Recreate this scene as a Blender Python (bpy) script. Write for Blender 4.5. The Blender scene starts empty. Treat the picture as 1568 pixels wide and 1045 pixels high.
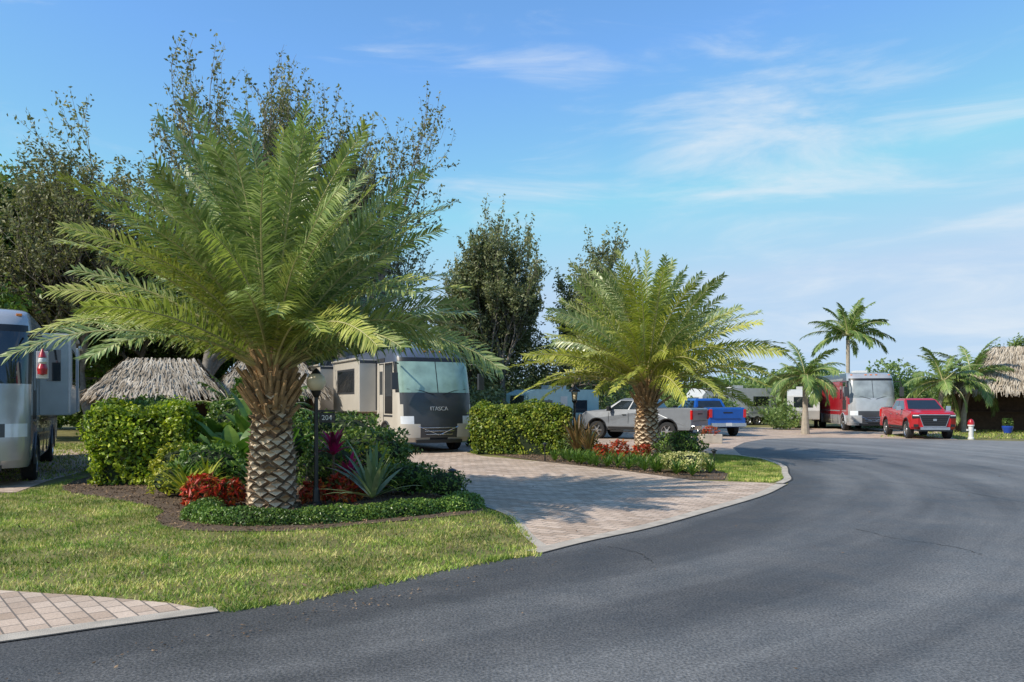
import bpy, bmesh, math, numpy as np
from mathutils import Vector
R=math.radians
scene=bpy.context.scene
scene.view_settings.view_transform='Standard'
scene.view_settings.look='None'
scene.view_settings.exposure=0
COL=scene.collection

# ------------------------------------------------------------ helpers
class MB:
    def __init__(s): s.v=[];s.f=[];s.n=0
    def add(s,V,F,mi=0):
        V=np.asarray(V,dtype=np.float64).reshape(-1,3);F=np.asarray(F,dtype=np.int64)
        if F.ndim==1:F=F[None,:]
        s.v.append(V);s.f.append((F+s.n,mi));s.n+=len(V)
    def build(s,name,mats,parent=None,smooth=False,bevel=0,loc=None,rot=0,sharp=None):
        me=bpy.data.meshes.new(name)
        V=np.concatenate(s.v)
        me.vertices.add(len(V));me.vertices.foreach_set('co',V.ravel())
        li=np.concatenate([f.ravel() for f,_ in s.f])
        lt=np.concatenate([np.full(len(f),f.shape[1]) for f,_ in s.f])
        mi=np.concatenate([np.full(len(f),m) for f,m in s.f])
        ls=np.concatenate([[0],np.cumsum(lt)[:-1]])
        me.loops.add(len(li));me.loops.foreach_set('vertex_index',li)
        me.polygons.add(len(lt));me.polygons.foreach_set('loop_start',ls)
        me.polygons.foreach_set('loop_total',lt)
        me.polygons.foreach_set('material_index',mi)
        me.polygons.foreach_set('use_smooth',np.full(len(lt),smooth))
        me.update(calc_edges=True)
        for m in mats: me.materials.append(m)
        if sharp: me.set_sharp_from_angle(angle=sharp)
        o=bpy.data.objects.new(name,me);COL.objects.link(o)
        if loc is not None:o.location=loc
        o.rotation_euler[2]=rot
        if parent:o.parent=parent
        if bevel:
            b=o.modifiers.new('bevel','BEVEL');b.width=bevel;b.segments=2;b.limit_method='ANGLE';b.angle_limit=R(35)
        return o
def empty(name,loc=(0,0,0),rot=0):
    e=bpy.data.objects.new(name,None);COL.objects.link(e);e.location=loc;e.rotation_euler[2]=rot
    e.empty_display_size=.3
    return e
def nrm(a): return a/np.maximum(np.linalg.norm(a,axis=-1,keepdims=True),1e-9)
def box(mb,c,s,mi=0,rx=0,rz=0):
    a,b,d=s[0]/2,s[1]/2,s[2]/2
    V=np.array([(i*a,j*b,k*d) for k in(-1,1) for j in(-1,1) for i in(-1,1)],float)
    if rx:
        cs,sn=math.cos(rx),math.sin(rx)
        V=np.stack([V[:,0],V[:,1]*cs-V[:,2]*sn,V[:,1]*sn+V[:,2]*cs],1)
    if rz:
        cs,sn=math.cos(rz),math.sin(rz)
        V=np.stack([V[:,0]*cs-V[:,1]*sn,V[:,0]*sn+V[:,1]*cs,V[:,2]],1)
    V=V+np.array(c)
    mb.add(V,[[0,2,3,1],[4,5,7,6],[0,1,5,4],[2,6,7,3],[0,4,6,2],[1,3,7,5]],mi)
def tube(mb,P,r,k=6,mi=0,cap=True):
    P=np.asarray(P,float);r=np.broadcast_to(np.asarray(r,float),(len(P),))
    T=nrm(np.gradient(P,axis=0))
    ref=np.array([0,0,1.]) if abs(T[0][2])<.9 else np.array([1.,0,0])
    A=nrm(np.cross(T,ref));B=np.cross(T,A)
    an=np.arange(k)*2*math.pi/k
    V=P[:,None,:]+r[:,None,None]*(np.cos(an)[None,:,None]*A[:,None,:]+np.sin(an)[None,:,None]*B[:,None,:])
    n=len(P);i=np.arange(n-1)[:,None]*k;j=np.arange(k)[None,:];j2=(j+1)%k
    F=np.stack([i+j,i+j2,i+k+j2,i+k+j],-1).reshape(-1,4)
    mb.add(V.reshape(-1,3),F,mi)
    if cap and k>2:
        mb.add(V[-1],[list(range(k))],mi);mb.add(V[0],[list(range(k))[::-1]],mi)
def lathe(mb,prof,axis='z',c=(0,0,0),k=20,mis=None):
    pr=np.array(prof,float);an=np.arange(k)*2*math.pi/k
    h=np.repeat(pr[:,0],k).reshape(-1,k);x=pr[:,1][:,None]*np.cos(an);y=pr[:,1][:,None]*np.sin(an)
    V=np.stack([x,y,h],-1) if axis=='z' else np.stack([h,x,y],-1)
    V=V.reshape(-1,3)+np.array(c)
    for i in range(len(pr)-1):
        j=np.arange(k);j2=(j+1)%k
        F=np.stack([j,j2,k+j2,k+j],-1)
        mb.add(V[i*k:(i+2)*k],F,0 if mis is None else mis[i])
def patch(mb,c,u0,u1,v0,v1,off,mi=0,th=None):
    c=np.array(c,float)
    def p(u,v): return (c[0]*(1-u)+c[1]*u)*(1-v)+(c[3]*(1-u)+c[2]*u)*v
    n=np.cross(c[1]-c[0],c[3]-c[0]);n=n/np.linalg.norm(n)
    V=[p(u0,v0)+n*off,p(u1,v0)+n*off,p(u1,v1)+n*off,p(u0,v1)+n*off]
    mb.add(V,[[0,1,2,3]],mi)
    W=[q-n*(off+.02) for q in V]
    mb.add(V+W,[[0,4,5,1],[1,5,6,2],[2,6,7,3],[3,7,4,0]],mi)
def leafq(mb,C,size,rng,N=None,spread=.8,aspect=.5,mi=0):
    n=len(C)
    Rn=rng.normal(size=(n,3))
    N=nrm(Rn) if N is None else nrm(N+Rn*spread)
    U=nrm(np.cross(N,rng.normal(size=(n,3))));W=np.cross(N,U)
    L=(size*rng.uniform(.6,1.35,n))[:,None]
    V=np.stack([C-U*L/2,C+W*L*aspect/2-N*L*.07,C+U*L/2,C-W*L*aspect/2-N*L*.07],1).reshape(-1,3)
    mb.add(V,np.arange(4*n).reshape(-1,4),mi)
def cr(P,m=6):
    P=[np.array(p,float) for p in P];Q=[P[0]*2-P[1]]+P+[P[-1]*2-P[-2]];o=[]
    for i in range(1,len(Q)-2):
        for t in np.arange(m)/m:
            a,b,c,d=Q[i-1],Q[i],Q[i+1],Q[i+2]
            o.append(.5*((2*b)+(c-a)*t+(2*a-5*b+4*c-d)*t*t+(3*b-a-3*c+d)*t**3))
    o.append(P[-1]);return o
def inpoly(x,y,poly):
    ins=np.zeros(len(x),bool);n=len(poly);j=n-1
    for i in range(n):
        xi,yi=poly[i][:2];xj,yj=poly[j][:2]
        c=((yi>y)!=(yj>y))&(x<(xj-xi)*(y-yi)/((yj-yi) if yj!=yi else 1e-9)+xi)
        ins^=c;j=i
    return ins
def sheet(name,poly,z,mat):
    mb=MB();mb.add([(p[0],p[1],0) for p in poly],[list(range(len(poly)))])
    o=mb.build(name,[mat]);o.location.z=z
    if o.data.polygons[0].normal.z<0:o.data.flip_normals()
    return o
def ribbon(name,P,w0,w1,z,mat):
    P=np.array(P,float);T=nrm(np.gradient(P,axis=0));Nn=np.stack([-T[:,1],T[:,0]],1)
    A=P+Nn*w0;B=P+Nn*w1;n=len(P)
    V=np.concatenate([np.c_[A,np.full(n,z)],np.c_[B,np.full(n,z)]])
    i=np.arange(n-1);F=np.stack([i,i+1,n+i+1,n+i],1)
    mb=MB();mb.add(V,F);o=mb.build(name,[mat])
    if o.data.polygons[0].normal.z<0:o.data.flip_normals()
    return o

# ------------------------------------------------------------ materials
def newmat(name):
    m=bpy.data.materials.new(name);m.use_nodes=True;nt=m.node_tree
    return m,nt,nt.nodes['Principled BSDF'],nt.nodes['Material Output']
def pmat(name,c,rough=.5,metal=0,coat=0,var=.08,vs=3,bump=0,bs=60,spec=.5):
    m,nt,p,o=newmat(name)
    p.inputs['Roughness'].default_value=rough;p.inputs['Metallic'].default_value=metal
    p.inputs['Coat Weight'].default_value=coat;p.inputs['Specular IOR Level'].default_value=spec
    tc=nt.nodes.new('ShaderNodeTexCoord')
    n=nt.nodes.new('ShaderNodeTexNoise');n.inputs['Scale'].default_value=vs;n.inputs['Detail'].default_value=6
    nt.links.new(tc.outputs['Object'],n.inputs['Vector'])
    r=nt.nodes.new('ShaderNodeValToRGB')
    r.color_ramp.elements[0].position=.3;r.color_ramp.elements[1].position=.7
    r.color_ramp.elements[0].color=[x*(1-var) for x in c]+[1];r.color_ramp.elements[1].color=[min(1,x*(1+var)) for x in c]+[1]
    nt.links.new(n.outputs['Fac'],r.inputs['Fac']);nt.links.new(r.outputs['Color'],p.inputs['Base Color'])
    if bump:
        n2=nt.nodes.new('ShaderNodeTexNoise');n2.inputs['Scale'].default_value=bs;n2.inputs['Detail'].default_value=4
        nt.links.new(tc.outputs['Object'],n2.inputs['Vector'])
        b=nt.nodes.new('ShaderNodeBump');b.inputs['Strength'].default_value=bump;b.inputs['Distance'].default_value=.02
        nt.links.new(n2.outputs['Fac'],b.inputs['Height']);nt.links.new(b.outputs['Normal'],p.inputs['Normal'])
    return m
def leafmat(name,cols,transl=.3,rough=.45,clump=.6,cs=.7,spec=.4,mixn=.35,gain=1.25,wt=(1.05,1.0,.86),tm=(1.12,1.28,.72)):
    m,nt,p,o=newmat(name)
    g=nt.nodes.new('ShaderNodeNewGeometry');r=nt.nodes.new('ShaderNodeValToRGB')
    while len(r.color_ramp.elements)<len(cols): r.color_ramp.elements.new(.5)
    if gain==1: wt=(1,1,1)
    for i,c in enumerate(cols):
        e=r.color_ramp.elements[i];e.position=i/(len(cols)-1);e.color=[min(.8,x*gain*k) for x,k in zip(c,wt)]+[1]
    tc=nt.nodes.new('ShaderNodeTexCoord');n=nt.nodes.new('ShaderNodeTexNoise');n.inputs['Scale'].default_value=cs;n.inputs['Detail'].default_value=3
    nt.links.new(tc.outputs['Object'],n.inputs['Vector'])
    n3=nt.nodes.new('ShaderNodeTexNoise');n3.inputs['Scale'].default_value=cs*2.3;n3.inputs['Detail'].default_value=4
    nt.links.new(tc.outputs['Object'],n3.inputs['Vector'])
    q=nt.nodes.new('ShaderNodeMapRange');q.inputs['From Min'].default_value=.35;q.inputs['From Max'].default_value=.65
    q.inputs['To Min'].default_value=-mixn;q.inputs['To Max'].default_value=mixn;nt.links.new(n3.outputs['Fac'],q.inputs['Value'])
    ad=nt.nodes.new('ShaderNodeMath');ad.operation='ADD';ad.use_clamp=True
    nt.links.new(g.outputs['Random Per Island'],ad.inputs[0]);nt.links.new(q.outputs[0],ad.inputs[1]);nt.links.new(ad.outputs[0],r.inputs['Fac'])
    mr=nt.nodes.new('ShaderNodeMapRange');mr.inputs['From Min'].default_value=.35;mr.inputs['From Max'].default_value=.65
    mr.inputs['To Min'].default_value=1-clump*.5;mr.inputs['To Max'].default_value=1+clump*.5
    nt.links.new(n.outputs['Fac'],mr.inputs['Value'])
    mx=nt.nodes.new('ShaderNodeVectorMath');mx.operation='SCALE'
    nt.links.new(r.outputs['Color'],mx.inputs[0]);nt.links.new(mr.outputs['Result'],mx.inputs['Scale'])
    nt.links.new(mx.outputs[0],p.inputs['Base Color']);p.inputs['Roughness'].default_value=rough
    p.inputs['Specular IOR Level'].default_value=spec
    if transl>0:
        t=nt.nodes.new('ShaderNodeBsdfTranslucent')
        mx2=nt.nodes.new('ShaderNodeVectorMath');mx2.operation='MULTIPLY';mx2.inputs[1].default_value=tm
        nt.links.new(mx.outputs[0],mx2.inputs[0]);nt.links.new(mx2.outputs[0],t.inputs['Color'])
        ms=nt.nodes.new('ShaderNodeMixShader');ms.inputs['Fac'].default_value=transl
        nt.links.new(p.outputs[0],ms.inputs[1]);nt.links.new(t.outputs[0],ms.inputs[2]);nt.links.new(ms.outputs[0],o.inputs['Surface'])
    return m

def asphalt():
    m,nt,p,o=newmat('asphalt');L=nt.links
    tc=nt.nodes.new('ShaderNodeTexCoord')
    def noise(s,d=5,dist=0,vec=None):
        n=nt.nodes.new('ShaderNodeTexNoise');n.inputs['Scale'].default_value=s;n.inputs['Detail'].default_value=d;n.inputs['Distortion'].default_value=dist
        L.new(vec or tc.outputs['Object'],n.inputs['Vector']);return n
    def mrange(src,a,b,c0=.3,c1=.7):
        q=nt.nodes.new('ShaderNodeMapRange');q.inputs['From Min'].default_value=c0;q.inputs['From Max'].default_value=c1
        q.inputs['To Min'].default_value=a;q.inputs['To Max'].default_value=b;L.new(src,q.inputs['Value']);return q.outputs[0]
    def mth(op,a,b):
        q=nt.nodes.new('ShaderNodeMath');q.operation=op
        for i,z in enumerate((a,b)):
            if isinstance(z,(int,float)): q.inputs[i].default_value=z
            else: L.new(z,q.inputs[i])
        return q.outputs[0]
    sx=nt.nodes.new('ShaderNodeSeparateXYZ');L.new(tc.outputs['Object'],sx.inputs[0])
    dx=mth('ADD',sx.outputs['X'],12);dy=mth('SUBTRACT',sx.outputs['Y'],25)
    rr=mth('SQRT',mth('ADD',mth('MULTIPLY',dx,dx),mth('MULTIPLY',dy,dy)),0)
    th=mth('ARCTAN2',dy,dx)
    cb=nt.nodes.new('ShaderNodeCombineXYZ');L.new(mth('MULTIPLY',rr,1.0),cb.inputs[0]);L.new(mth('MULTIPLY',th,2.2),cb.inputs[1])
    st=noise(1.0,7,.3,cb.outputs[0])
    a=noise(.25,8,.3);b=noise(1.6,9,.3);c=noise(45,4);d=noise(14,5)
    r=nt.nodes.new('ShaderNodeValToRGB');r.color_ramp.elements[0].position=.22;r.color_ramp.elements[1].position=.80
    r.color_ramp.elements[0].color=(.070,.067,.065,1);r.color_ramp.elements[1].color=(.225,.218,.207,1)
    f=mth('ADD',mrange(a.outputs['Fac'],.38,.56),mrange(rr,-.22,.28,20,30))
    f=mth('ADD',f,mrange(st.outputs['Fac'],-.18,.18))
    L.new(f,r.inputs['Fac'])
    mu=mth('MULTIPLY',mrange(b.outputs['Fac'],.86,1.14),mrange(c.outputs['Fac'],.62,1.38,.38,.62))
    mu=mth('MULTIPLY',mu,mrange(d.outputs['Fac'],.86,1.14))
    s=nt.nodes.new('ShaderNodeVectorMath');s.operation='SCALE';L.new(r.outputs['Color'],s.inputs[0]);L.new(mu,s.inputs['Scale'])
    L.new(s.outputs[0],p.inputs['Base Color'])
    L.new(mrange(b.outputs['Fac'],.55,.75),p.inputs['Roughness']);p.inputs['Specular IOR Level'].default_value=.42
    bp=nt.nodes.new('ShaderNodeBump');bp.inputs['Strength'].default_value=.9;bp.inputs['Distance'].default_value=.012
    L.new(c.outputs['Fac'],bp.inputs['Height']);L.new(bp.outputs['Normal'],p.inputs['Normal'])
    return m
def paver(name,rot,g=1.0):
    m,nt,p,o=newmat(name);L=nt.links
    tc=nt.nodes.new('ShaderNodeTexCoord');mp=nt.nodes.new('ShaderNodeMapping');mp.inputs['Rotation'].default_value=(0,0,rot)
    L.new(tc.outputs['Object'],mp.inputs['Vector'])
    b=nt.nodes.new('ShaderNodeTexBrick');b.inputs['Scale'].default_value=1;b.inputs['Brick Width'].default_value=.24;b.inputs['Row Height'].default_value=.16
    b.inputs['Mortar Size'].default_value=.008;b.inputs['Mortar Smooth'].default_value=.3
    b.inputs['Color1'].default_value=(.62*g,.475*g,.365*g,1);b.inputs['Color2'].default_value=(.42*g,.30*g,.215*g,1);b.inputs['Mortar'].default_value=(.19,.15,.12,1)
    L.new(mp.outputs[0],b.inputs['Vector'])
    n=nt.nodes.new('ShaderNodeTexNoise');n.inputs['Scale'].default_value=.8;n.inputs['Detail'].default_value=8;L.new(tc.outputs['Object'],n.inputs['Vector'])
    n2=nt.nodes.new('ShaderNodeTexNoise');n2.inputs['Scale'].default_value=45;n2.inputs['Detail'].default_value=4;L.new(tc.outputs['Object'],n2.inputs['Vector'])
    m1=nt.nodes.new('ShaderNodeMapRange');m1.inputs['From Min'].default_value=.3;m1.inputs['From Max'].default_value=.7;m1.inputs['To Min'].default_value=.80;m1.inputs['To Max'].default_value=1.15
    L.new(n.outputs['Fac'],m1.inputs['Value'])
    m2=nt.nodes.new('ShaderNodeMapRange');m2.inputs['From Min'].default_value=.3;m2.inputs['From Max'].default_value=.7;m2.inputs['To Min'].default_value=.82;m2.inputs['To Max'].default_value=1.18
    L.new(n2.outputs['Fac'],m2.inputs['Value'])
    mu=nt.nodes.new('ShaderNodeMath');mu.operation='MULTIPLY';L.new(m1.outputs[0],mu.inputs[0]);L.new(m2.outputs[0],mu.inputs[1])
    s=nt.nodes.new('ShaderNodeVectorMath');s.operation='SCALE';L.new(b.outputs['Color'],s.inputs[0]);L.new(mu.outputs[0],s.inputs['Scale'])
    L.new(s.outputs[0],p.inputs['Base Color']);p.inputs['Roughness'].default_value=.85
    iv=nt.nodes.new('ShaderNodeMath');iv.operation='SUBTRACT';iv.inputs[0].default_value=1;L.new(b.outputs['Fac'],iv.inputs[1])
    bp=nt.nodes.new('ShaderNodeBump');bp.inputs['Strength'].default_value=.5;bp.inputs['Distance'].default_value=.01
    L.new(iv.outputs[0],bp.inputs['Height']);L.new(bp.outputs['Normal'],p.inputs['Normal'])
    return m

M_asph=asphalt()
M_pav=paver('brick_pavers',R(33));M_pav2=paver('brick_pavers_b',R(50),1.0)
M_conc=pmat('concrete_edge',(.44,.38,.31),.85,var=.2,vs=4,bump=.3,bs=80)
M_seam=pmat('asphalt_seam',(.03,.03,.03),.9)
M_soil=pmat('lawn_soil',(.18,.16,.05),.95,var=.35,vs=1.2,bump=.6,bs=40)
M_mulch=pmat('mulch',(.12,.08,.052),.95,var=.45,vs=30,bump=1,bs=60)
M_chip=leafmat('mulch_chips',[(.05,.032,.02),(.14,.09,.058),(.26,.18,.12)],0,.9)
M_grass=leafmat('grass_blades',[(.10,.17,.03),(.175,.25,.045),(.26,.32,.075),(.43,.38,.18)],.25,.55,clump=.65,cs=.8,mixn=.44,gain=1.22)
M_bark=pmat('bark',(.18,.155,.13),.9,var=.3,vs=8,bump=.6,bs=25)
M_leaf_oak=leafmat('oak_leaves',[(.04,.085,.022),(.075,.135,.03),(.135,.20,.045)],.3,gain=1.15)
M_leaf_tall=leafmat('fine_tree_leaves',[(.10,.115,.06),(.15,.16,.078),(.21,.21,.11)],.3)
M_leaf_mid=leafmat('grey_green_leaves',[(.10,.125,.07),(.15,.17,.09),(.20,.22,.12)],.3)
M_leaf_dist=leafmat('distant_leaves',[(.09,.14,.05),(.13,.20,.065),(.19,.26,.09)],.3,cs=.3)
M_hedge=leafmat('hedge_leaves',[(.08,.14,.015),(.17,.25,.02),(.36,.42,.03)],.28,.4,clump=.6,cs=1.5,gain=1.2)
M_hedge2=leafmat('hedge_dark_leaves',[(.055,.10,.015),(.12,.18,.02),(.26,.29,.04)],.28,.4,clump=.6,cs=1.5)
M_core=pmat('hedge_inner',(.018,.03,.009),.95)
M_shrub=leafmat('shrub_leaves',[(.035,.08,.018),(.075,.14,.028),(.15,.21,.045)],.25,.35)
M_low=leafmat('low_hedge_leaves',[(.045,.10,.02),(.09,.165,.03),(.16,.24,.05)],.2,.35)
M_yel=leafmat('yellow_leaves',[(.18,.23,.025),(.40,.40,.035),(.55,.50,.05)],.25,gain=1)
M_var=leafmat('variegated_leaves',[(.28,.32,.08),(.50,.50,.22),(.62,.60,.36)],.25,gain=1.05)
M_red=leafmat('croton_leaves',[(.05,.08,.02),(.34,.02,.012),(.50,.04,.02),(.14,.06,.02),(.46,.15,.02)],.2,gain=1.1)
M_mag=leafmat('cordyline_leaves',[(.25,.01,.06),(.55,.02,.18),(.12,.015,.04)],.25,gain=1)
M_fern=leafmat('fern_leaves',[(.04,.095,.02),(.085,.17,.03),(.16,.24,.045)],.25)
M_brz=leafmat('bronze_leaves',[(.22,.13,.05),(.34,.22,.10),(.16,.16,.04)],.25,gain=1)
M_agave=leafmat('agave_leaves',[(.13,.20,.09),(.20,.28,.14),(.38,.42,.25)],.15,.35,clump=.2,gain=1)
FW=(.98,1.03,1.0);FT=(1.0,1.25,.75)
M_frA=leafmat('palm_frond_green',[(.12,.17,.055),(.185,.23,.072),(.27,.30,.105),(.42,.42,.21)],.22,.34,clump=.35,cs=.9,spec=.55,mixn=.15,gain=1.17,wt=FW,tm=FT)
M_frB=leafmat('palm_frond_yellow',[(.20,.23,.05),(.31,.315,.065),(.46,.43,.13)],.25,.38,clump=.3,cs=.8,mixn=.15,gain=1.12,wt=FW,tm=FT)
M_frC=leafmat('palm_frond_far',[(.08,.14,.045),(.13,.20,.06),(.21,.28,.09)],.25,.4,clump=.3)
M_frY=leafmat('palm_frond_golden',[(.24,.26,.045),(.37,.36,.055),(.52,.47,.11)],.25,.4,clump=.3,cs=.8,mixn=.15,gain=1.08,wt=FW,tm=FT)
M_rach=pmat('frond_stem',(.40,.37,.17),.5,var=.2)
M_boot=pmat('palm_boot',(.36,.22,.105),.85,var=.3,vs=9,bump=.6,bs=40)
M_scale=pmat('palm_scale_face',(.60,.47,.33),.9,var=.3,vs=7,bump=.7,bs=35)
M_scaled=pmat('palm_scale_edge',(.27,.18,.11),.95,var=.3,vs=12,bump=.6,bs=40)
M_trunk_g=pmat('palm_trunk_grey',(.34,.29,.23),.9,var=.2,vs=5,bump=.4,bs=20)
M_thatch=leafmat('thatch',[(.22,.175,.125),(.38,.315,.24),(.54,.47,.38)],0,.85,clump=.4,gain=1)
M_thcore=pmat('thatch_under',(.14,.10,.06),.95)
M_wood=pmat('wood_post',(.10,.06,.035),.8,var=.3,vs=6)
M_black=pmat('black_metal',(.015,.015,.016),.4,var=.1)
M_plastic=pmat('black_trim',(.02,.02,.022),.5)
M_tyre=pmat('tyre_rubber',(.018,.018,.019),.85)
M_rim=pmat('alloy_rim',(.55,.55,.56),.3,metal=.9)
M_chrome=pmat('chrome',(.75,.76,.78),.15,metal=1)
M_glass=pmat('dark_glass',(.015,.02,.024),.05,spec=.8,coat=.5)
M_shade=pmat('windshield_sunshade',(.30,.44,.37),.22,var=.35,vs=1.3,coat=.6)
M_shade2=pmat('windshield_grey',(.26,.29,.30),.2,var=.35,vs=1.3,coat=.7)
M_white=pmat('white_paint',(.66,.66,.64),.35,coat=.3,var=.06)
M_champ=pmat('champagne_paint',(.54,.49,.42),.3,coat=.5,var=.04)
M_char=pmat('charcoal_paint',(.045,.047,.053),.35,coat=.25)
M_slate=pmat('slate_blue_paint',(.08,.10,.145),.3,coat=.4)
M_silver=pmat('silver_paint',(.46,.46,.47),.25,metal=.3,coat=.6)
M_gray=pmat('grey_paint',(.19,.20,.215),.35,metal=.3,coat=.4)
M_blue=pmat('blue_paint',(.008,.085,.36),.35,metal=0,coat=.35)
M_redp=pmat('red_paint',(.42,.008,.012),.3,coat=.5)
M_redd=pmat('dark_red_paint',(.34,.012,.02),.3,coat=.5)
M_lamp_l=pmat('headlight_lens',(.75,.77,.8),.08,coat=1)
M_tail=pmat('tail_lens',(.60,.01,.01),.15,coat=1)
M_amber=pmat('amber_lens',(.8,.22,.02),.2)
M_globe=pmat('frosted_globe',(.74,.62,.42),.3,var=.1)
M_teal=pmat('teal_paint',(.30,.44,.44),.4,coat=.2)
M_offw=pmat('offwhite_fibreglass',(.50,.50,.48),.45,coat=.1,var=.08)
M_cobalt=pmat('cobalt_glaze',(.01,.06,.40),.15,coat=1)

# ------------------------------------------------------------ terrain
def arr(P):return [(float(p[0]),float(p[1])) for p in P]
edge_near=cr([(-30,-8),(-14,-.2),(-6.6,4.2),(-3.87,6.02),(-3.32,6.4),(-2.54,6.89),(-1.744,7.49),(-.922,8.39),(-.18,9.15),(.344,9.54),(.98,10.34),(2.04,11.51),(3.53,13.5),(4.94,15.5),(6.05,17.5),(6.95,20.1),(7.75,22.8),(7.95,24.9),(7.7,26.6)],6)
edge_far=cr([(7.9,28),(8.6,31.0),(10.2,35.0),(12.2,38.3),(15.3,39.8),(18.9,38.6),(23,36.4),(30,32),(45,20),(70,-10)],5)
g=MB();g.add([(-600,-300,0),(600,-300,0),(600,900,0),(-600,900,0)],[[0,1,2,3]]);g.build('ground',[M_soil])
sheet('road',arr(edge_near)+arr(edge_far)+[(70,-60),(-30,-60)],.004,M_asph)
drv_edge=cr([(.344,9.54),(.98,10.34),(2.04,11.51),(3.53,13.5),(4.94,15.5),(6.0,17.4)],6)
drv=arr(drv_edge)+[(5.6,17.75),(4.17,18.3),(2.98,20.7),(1.09,23.75),(-1.0,26.4),(-1.6,28.2),(-1.2,34),(-9,42),(-14,38),(-6,28),(-2.6,21),(-.57,14.3),(.0,12.8),(.10,12.3)]
sheet('driveway',drv,.009,M_pav)
ribbon('driveway_edge',drv_edge,.0,.22,.014,M_conc);ribbon('road_joint',drv_edge,-.03,.0,.0125,M_seam)
ribbon('driveway_side_edge',cr([(.50,9.75),(.32,10.6),(.20,11.6),(.12,12.4),(-.1,13.2),(-.57,14.3)],4),0,.14,.0145,M_conc)
ld_edge=cr([(-14,-.2),(-6.6,4.2),(-3.87,6.02),(-3.32,6.4),(-2.54,6.89)],6)
sheet('driveway',arr(ld_edge)+[(-3.08,7.18),(-3.85,7.42),(-4.93,7.67),(-7,8.0),(-11,8.3),(-22,6.5),(-22,-4)],.009,M_pav2)
ribbon('driveway_edge',ld_edge,.0,.2,.014,M_conc);ribbon('road_joint',ld_edge,-.03,.0,.0125,M_seam)
sheet('driveway',[(-9.9,15.9),(-10.6,18.2),(-13,30),(-20,30),(-17,15)],.009,M_pav)
sheet('driveway',[(7.7,26.7),(7.95,28),(8.6,31.0),(10.2,35.0),(12.2,38.3),(15.3,39.8),(18.9,38.6),(21,37.5),(27,52),(12,56),(-4,50),(2,32),(5,28.6),(6.6,27.6)],.009,M_pav)
isl=cr([(5.95,17.55),(6.5,18.6),(6.95,20.1),(7.45,21.6),(7.75,22.8),(7.95,24.9),(7.7,26.6)],5)
ribbon('kerb',isl,-.02,.15,.016,M_conc);ribbon('road_joint',isl,-.06,-.02,.0125,M_seam)
bed1=arr(cr([(-5.6,12.5),(-5.0,11.5),(-4.2,11.15),(-3.0,11.2),(-2.0,11.9),(-1.1,12.5),(-.5,13.1),(-.75,14.5),(-1.6,17),(-2.9,21),(-5,24),(-10,22),(-9.6,17),(-7.4,14.8),(-5.9,13.4),(-5.6,12.5)],4))
sheet('mulch_bed',bed1,.012,M_mulch)
bed2=[(1.0,23.9),(2.9,20.9),(4.1,18.5),(4.9,18.4),(5.4,20),(5.2,22.5),(6.0,26.5),(5,28),(2.5,29),(-.9,27.5)]
sheet('mulch_bed',bed2,.012,M_mulch)
rng=np.random.default_rng(5)
def scatter(poly,n,rng):
    P=np.array(poly);lo=P.min(0);hi=P.max(0)
    x=rng.uniform(lo[0],hi[0],n);y=rng.uniform(lo[1],hi[1],n);k=inpoly(x,y,poly)
    return x[k],y[k]
def up(n):return np.tile([0,0,1.],(n,1))
x,y=scatter(bed1,20000,rng);C=np.c_[x,y,rng.uniform(.015,.035,len(x))]
mb=MB();leafq(mb,C,.06,rng,N=up(len(C)),spread=.5,aspect=.35)
x,y=scatter(bed2,6000,rng);C=np.c_[x,y,rng.uniform(.015,.035,len(x))];leafq(mb,C,.07,rng,N=up(len(C)),spread=.5,aspect=.35)
mb.build('mulch',[M_chip])

lawn1=arr(cr([(-2.42,6.86),(-1.744,7.52),(-.922,8.42),(-.18,9.18),(.30,9.56)],5))+[(.30,10.3),(.14,11.6),(.02,12.5),(-.35,13.2),(-.75,14.4),(-5,24),(-10.3,19),(-9.8,15.7),(-18,15.5),(-20,9),(-11,8.3),(-7,8.0),(-4.93,7.67),(-3.85,7.42),(-3.08,7.18)]
lawn2=[(4.95,18.2),(5.85,17.85),(6.4,18.8),(6.8,20.1),(7.3,21.6),(7.55,22.8),(7.75,24.9),(7.4,26.3),(6.6,27.4),(5.9,27),(5.3,22.5),(5.45,20)]
lawn3=[(18.5,40.5),(23,38.3),(30,34),(44,24),(60,30),(50,52),(27,50)]
lawn4=[(-22,16),(-10.8,18.2),(-10,24),(-14,34),(-30,34)]
def blades(mb,x,y,h,w,rng):
    n=len(x);az=rng.uniform(0,2*math.pi,n);lean=rng.uniform(.1,1.1,n)*h;a2=rng.uniform(0,2*math.pi,n)
    hh=h*rng.uniform(.5,1.25,n);ww=w*rng.uniform(.6,1.3,n)
    A=np.c_[x-np.cos(az)*ww,y-np.sin(az)*ww,np.zeros(n)+.004];B=np.c_[x+np.cos(az)*ww,y+np.sin(az)*ww,np.zeros(n)+.004]
    T=np.c_[x+np.cos(a2)*lean,y+np.sin(a2)*lean,hh]
    mb.add(np.stack([A,B,T],1).reshape(-1,3),np.arange(3*n).reshape(-1,3))
mb=MB()
x,y=scatter(lawn1,480000,rng)
keep=(~inpoly(x,y,bed1))&(rng.uniform(size=len(x))<np.clip(13/y,0,1)**1.4)&(x>-13)
x=x[keep];y=y[keep]
s=np.sin(x*2.3+1.7*np.sin(y*1.9))*np.sin(y*2.9+1.3*np.sin(x*2.7))
k=rng.uniform(size=len(x))<.68+.42*s
blades(mb,x[k],y[k],.05,.0085,rng)
E=np.array(edge_near);t=rng.uniform(0,1,4600);Ecum=np.linspace(0,1,len(E));Q=np.stack([np.interp(t,Ecum,E[:,k]) for k in range(2)],1)
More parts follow.
